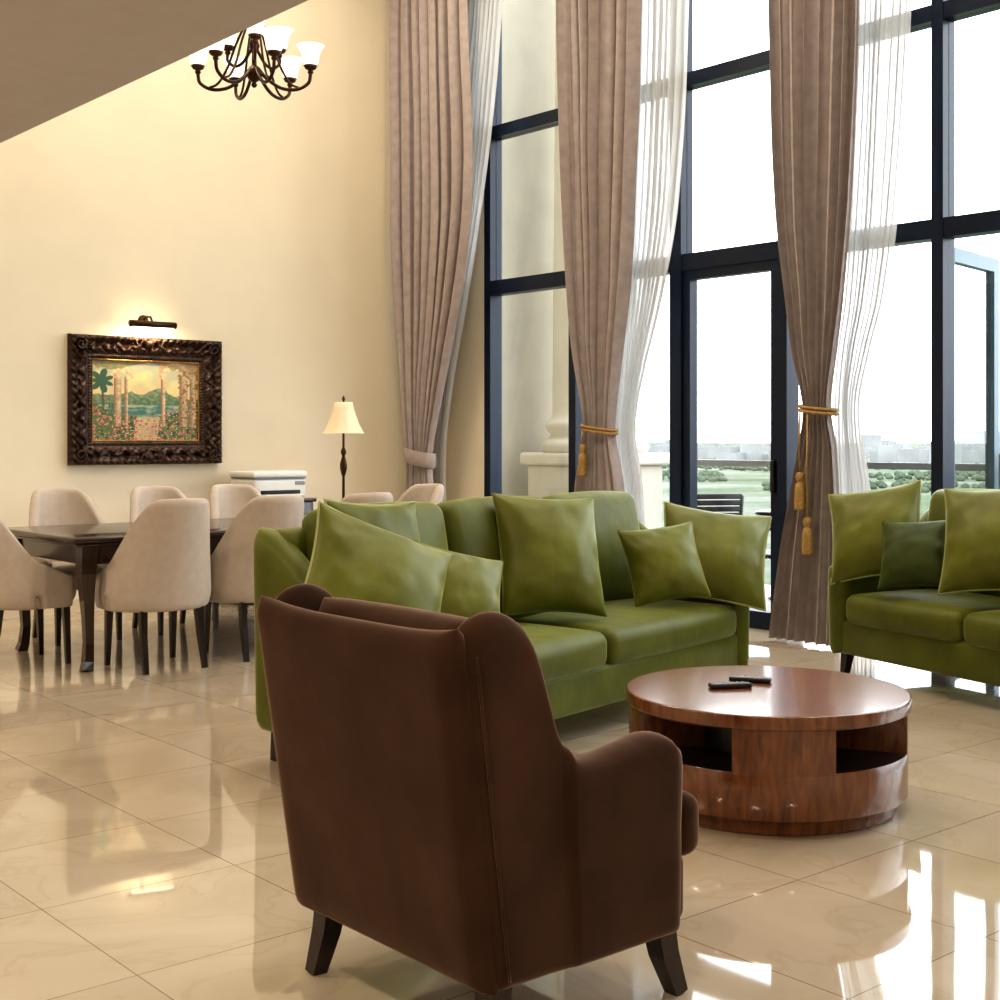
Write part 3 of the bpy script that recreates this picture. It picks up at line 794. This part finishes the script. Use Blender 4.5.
def lerp3(a, b, t): t = max(0, min(1, t)); return tuple(a[k]+(b[k]-a[k])*t for k in range(3))
def paintcol(u, v):
    n1 = noise.noise(Vector((u*7, v*7, 1))); n2 = noise.noise(Vector((u*26, v*26, 4))); n3 = noise.noise(Vector((u*60, v*60, 8)))
    sky = lerp3((0.66, 0.54, 0.26), (0.20, 0.32, 0.29), (v-.55)/.5+n1*.7)
    c = lerp3(sky, (0.70, 0.46, 0.22), max(0, n1)*1.1)
    hill = .58+.12*math.exp(-((u-.62)/.12)**2)-.06*u+.02*n2+.05*math.exp(-((u-.35)/.08)**2)
    if v < hill: c = lerp3((0.06, 0.13, 0.06), (0.24, 0.28, 0.16), (v-.4)*3+n2*.9)
    if v < .45: c = lerp3((0.05, 0.15, 0.13), (0.36, 0.42, 0.26), .4+.25*math.sin(v*90+n1*5)+n1+n2*.5)
    if v < .28+.16*abs(u-.5)*2+.07*n1:
        c = lerp3((0.03, 0.06, 0.02), (0.20, 0.20, 0.05), .5+n2*1.3)
        if .38 < u-.1*v < .60 and v < .3: c = lerp3((0.36, 0.26, 0.13), (0.58, 0.44, 0.25), .5+n2)
    stone = lerp3((0.34, 0.21, 0.11), (0.74, 0.56, 0.35), .5+.7*n2+.3*n3)
    for cx, wd in ((.235, .032), (.315, .018), (.66, .022), (.86, .04), (.95, .03)):
        if abs(u-cx) < wd and .18 < v < .80: c = lerp3(stone, (.22, .12, .06), abs(u-cx-.012)/wd*.8)
    for cx, ra in ((.765, .085), (.275, .055)):
        d = math.hypot((u-cx), (v-.78)*.72)
        if v > .78 and ra < d < ra+.05: c = stone
    if v > .93-.05*math.sin(u*9)+.03*n2: c = lerp3((.30, .20, .10), (.16, .22, .06), .5+n2*1.5)
    if u > .62 and v > .80 and math.hypot(u-.765, (v-.78)*.72) > .13: c = lerp3((.28, .18, .09), (.55, .38, .20), .5+n1+n2*.5)
    if u < .2 and v > .1:
        if abs(u-.085-.02*math.sin(v*4)) < .010 and v < .74: c = (.10, .06, .02)
        d = math.hypot(u-.09, (v-.74)*.7)
        if d < .11*(.45+.55*abs(math.sin(3.5*math.atan2(v-.74, u-.09)))): c = (.03, .09, .04)
    edge = abs(u-.45)*1.5
    if v < .26+.30*edge and n2 > .24 and n1 > -.35:
        c = lerp3((0.36, 0.03, 0.04), (0.60, 0.24, 0.20), .5+n3*1.5)
    if v < .28+.2*edge and n3 > .34: c = (.58, .44, .24)
    if u > .80 and .15 < v < .9 and n2 > .12: c = lerp3((.34, .05, .05), (.14, .20, .04), .6+n3*1.5)
    if u < .20 and .1 < v < .5 and n2 < -.05: c = lerp3((.02, .06, .02), (.14, .20, .05), .5+n3)
    return c
NX, NZ = 240, 160
verts = []; faces = []; cols = []
for i in range(NX+1):
    for j in range(NZ+1):
        u, v = i/NX, j/NZ
        verts.append((-iw+2*iw*u, -.012, -ih+2*ih*v)); cols.append(paintcol(u, v))
for i in range(NX):
    for j in range(NZ):
        k = i*(NZ+1)+j; faces.append((k, k+1, k+NZ+2, k+NZ+1))
cm = bpy.data.materials.new('painted_canvas'); cm.use_nodes = True
at = cm.node_tree.nodes.new('ShaderNodeAttribute'); at.attribute_name = 'paint'
cm.node_tree.links.new(at.outputs['Color'], cm.node_tree.nodes['Principled BSDF'].inputs['Base Color'])
cm.node_tree.nodes['Principled BSDF'].inputs['Roughness'].default_value = .4
cv = mk('canvas', verts, faces, cm, pc, smooth=False)
ca = cv.data.color_attributes.new('paint', 'FLOAT_COLOR', 'POINT')
for i, c in enumerate(cols): ca.data[i].color = (max(0, c[0]), max(0, c[1]), max(0, c[2]), 1)

pl = root('picture_light', (4.66, NY, 2.19))
tube('lamp_tube', [(-.19, -.17, 0), (0, -.17, 0), (.19, -.17, 0)], .026, 'bronze', pl, n=16)
lathe('wall_plate', [(0, .02), (.03, .018), (.045, .005), (.045, 0)], 'bronze', pl, loc=(0, 0, .04), rot=(rad(90), 0, 0), n=20)
tube('bracket', [(0, 0, .04), (0, -.06, .07), (0, -.13, .06), (0, -.17, .01)], .009, 'bronze', pl, n=8)
tube('tube_diffuser', [(-.17, -.17, -.02), (.17, -.17, -.02)], .012, 'lamp_on', pl, n=8)

# ------------------------------------------------------------------ chandelier
ch = root('chandelier', (4.36, 7.57, 3.55))
lathe('central_stem', [(0, 0), (.012, .005), (.020, .02), (.012, .035), (.034, .05), (.055, .09), (.036, .125), (.016, .145), (.014, .22), (.026, .24), (.036, .27), (.024, .31), (.012, .34), (.010, .50), (.024, .52), (.030, .54), (.014, .57), (.008, .60), (.006, 2.38), (.06, 2.40), (.07, 2.445), (0, 2.445)], 'bronze', ch, n=24)
def bell(nm, p, s=1.25):
    pr_ = [(0, 0), (.018, .002), (.030, .012), (.040, .035), (.043, .06), (.050, .09), (.066, .115), (.070, .12), (.064, .117), (.046, .09), (.039, .06), (.036, .035), (.02, .012), (0, .008)]
    lathe(nm, [(a*s, b*s) for a, b in pr_], 'glassshade', ch, loc=p, n=24)
    lathe(nm+'_cup', [(0, -.035), (.012, -.032), (.020, -.02), (.014, -.008), (.034, .002), (.046, .022), (.040, .024), (0, .002)], 'bronze', ch, loc=p, n=16)
for k in range(6):
    a = rad(139.7+60*k); ca_, sa = math.cos(a), math.sin(a)
    path = [(.02, .13), (.08, .06), (.17, .00), (.27, -.01), (.345, .03), (.36, .09)]
    kk = [(i, *p) for i, p in enumerate(path)]
    pts = []
    for i in range(26):
        r_, z_ = interp(kk, 5*i/25); pts.append((r_*ca_, r_*sa, z_))
    tube('arm', pts, .0115, 'bronze', ch, n=8)
    kk = [(0, .02, .46), (1, .06, .40), (2, .12, .27), (3, .17, .13), (4, .23, .03), (5, .29, .00)]
    sc = []
    for i in range(20):
        r_, z_ = interp(kk, 5*i/19); sc.append((r_*ca_, r_*sa, z_))
    tube('scroll', sc, .008, 'bronze', ch, n=6)
    bell('shade', (.36*ca_, .36*sa, .12))
for k in range(3):
    a = rad(-118+120*k); ca_, sa = math.cos(a), math.sin(a)
    kk = [(0, .02, .25), (1, .08, .17), (2, .14, .15), (3, .19, .19), (4, .19, .23)]
    pts = []
    for i in range(20):
        r_, z_ = interp(kk, 4*i/19); pts.append((r_*ca_, r_*sa, z_))
    tube('upper_arm', pts, .010, 'bronze', ch, n=8)
    bell('upper_shade', (.19*ca_, .19*sa, .26))

# ------------------------------------------------------------------ lights (fixture lamps and added ceiling fill)
def fill_light(x, y, z, power, size=.35):  # added fill lamps to brighten the interior; the ring only dresses them
    r = root('added_ceiling_fill', (x, y, z))
    lathe('fill_trim', [(size/2+.03, 0), (size/2+.03, -.012), (size/2, -.014), (size/2, 0)], 'printer', r, n=32)
    ld = bpy.data.lights.new('added_fill_lamp', 'AREA'); ld.shape = 'DISK'; ld.size = size; ld.energy = power; ld.color = (1, .86, .68)
    lo = bpy.data.objects.new('lamp', ld); COL.objects.link(lo); lo.parent = r; lo.location = (0, 0, -.02)
for x in (3.6, 5.6):
    for y in (2.2, 5.2, 8.2): fill_light(x, y, H, 42 if y > 8 else 32, .5)
for x, y in ((0.3, 1.0), (0.3, 4.5), (0.3, 8.0), (-1.8, 3.0), (1.2, -1.4)): fill_light(x, y, 2.85, 36 if y > 7 else 26, .25)

def pt(name, loc, power, color, rsize, parent=None):
    ld = bpy.data.lights.new(name, 'POINT'); ld.energy = power; ld.color = color; ld.shadow_soft_size = rsize
    lo = bpy.data.objects.new(name, ld); COL.objects.link(lo); lo.location = loc
    if parent: lo.parent = parent
pt('bulb', (0, 0, 1.47), 2, (1, .76, .48), .03, fl)
pt('bulb', (0, 0, .66), 5, (1, .84, .62), .12, ch)
la = bpy.data.lights.new('picture_lamp', 'AREA'); la.shape = 'RECTANGLE'; la.size = .36; la.size_y = .03; la.energy = .35; la.color = (1, .78, .48)
lo = bpy.data.objects.new('picture_lamp', la); COL.objects.link(lo); lo.parent = pl; lo.location = (0, -.15, .035); lo.rotation_euler = (rad(105), 0, 0)
la = bpy.data.lights.new('picture_lamp_down', 'AREA'); la.shape = 'RECTANGLE'; la.size = .36; la.size_y = .03; la.energy = 3.2; la.color = (1, .80, .5)
lo = bpy.data.objects.new('picture_lamp_down', la); COL.objects.link(lo); lo.parent = pl; lo.location = (0, -.17, -.035); lo.rotation_euler = (rad(20), 0, 0)

w = bpy.data.worlds.new('sky'); S.world = w; w.use_nodes = True
bg = w.node_tree.nodes['Background']; bg.inputs[0].default_value = (0.90, 0.95, 1.0, 1); bg.inputs[1].default_value = 4.1

# ------------------------------------------------------------------ camera
cd = bpy.data.cameras.new('camera'); cam = bpy.data.objects.new('camera', cd); COL.objects.link(cam)
cam.location = (0, 0, 1.3); cam.rotation_euler = (rad(90), 0, rad(-40.3))
cd.sensor_width = 36; cd.lens = 48.4; cd.shift_y = -.06; cd.clip_end = 20000; cd.clip_start = .05
S.camera = cam
S.view_settings.view_transform = 'Standard'
try: S.view_settings.look = 'Medium High Contrast'
except Exception: pass
S.view_settings.exposure = 0.42
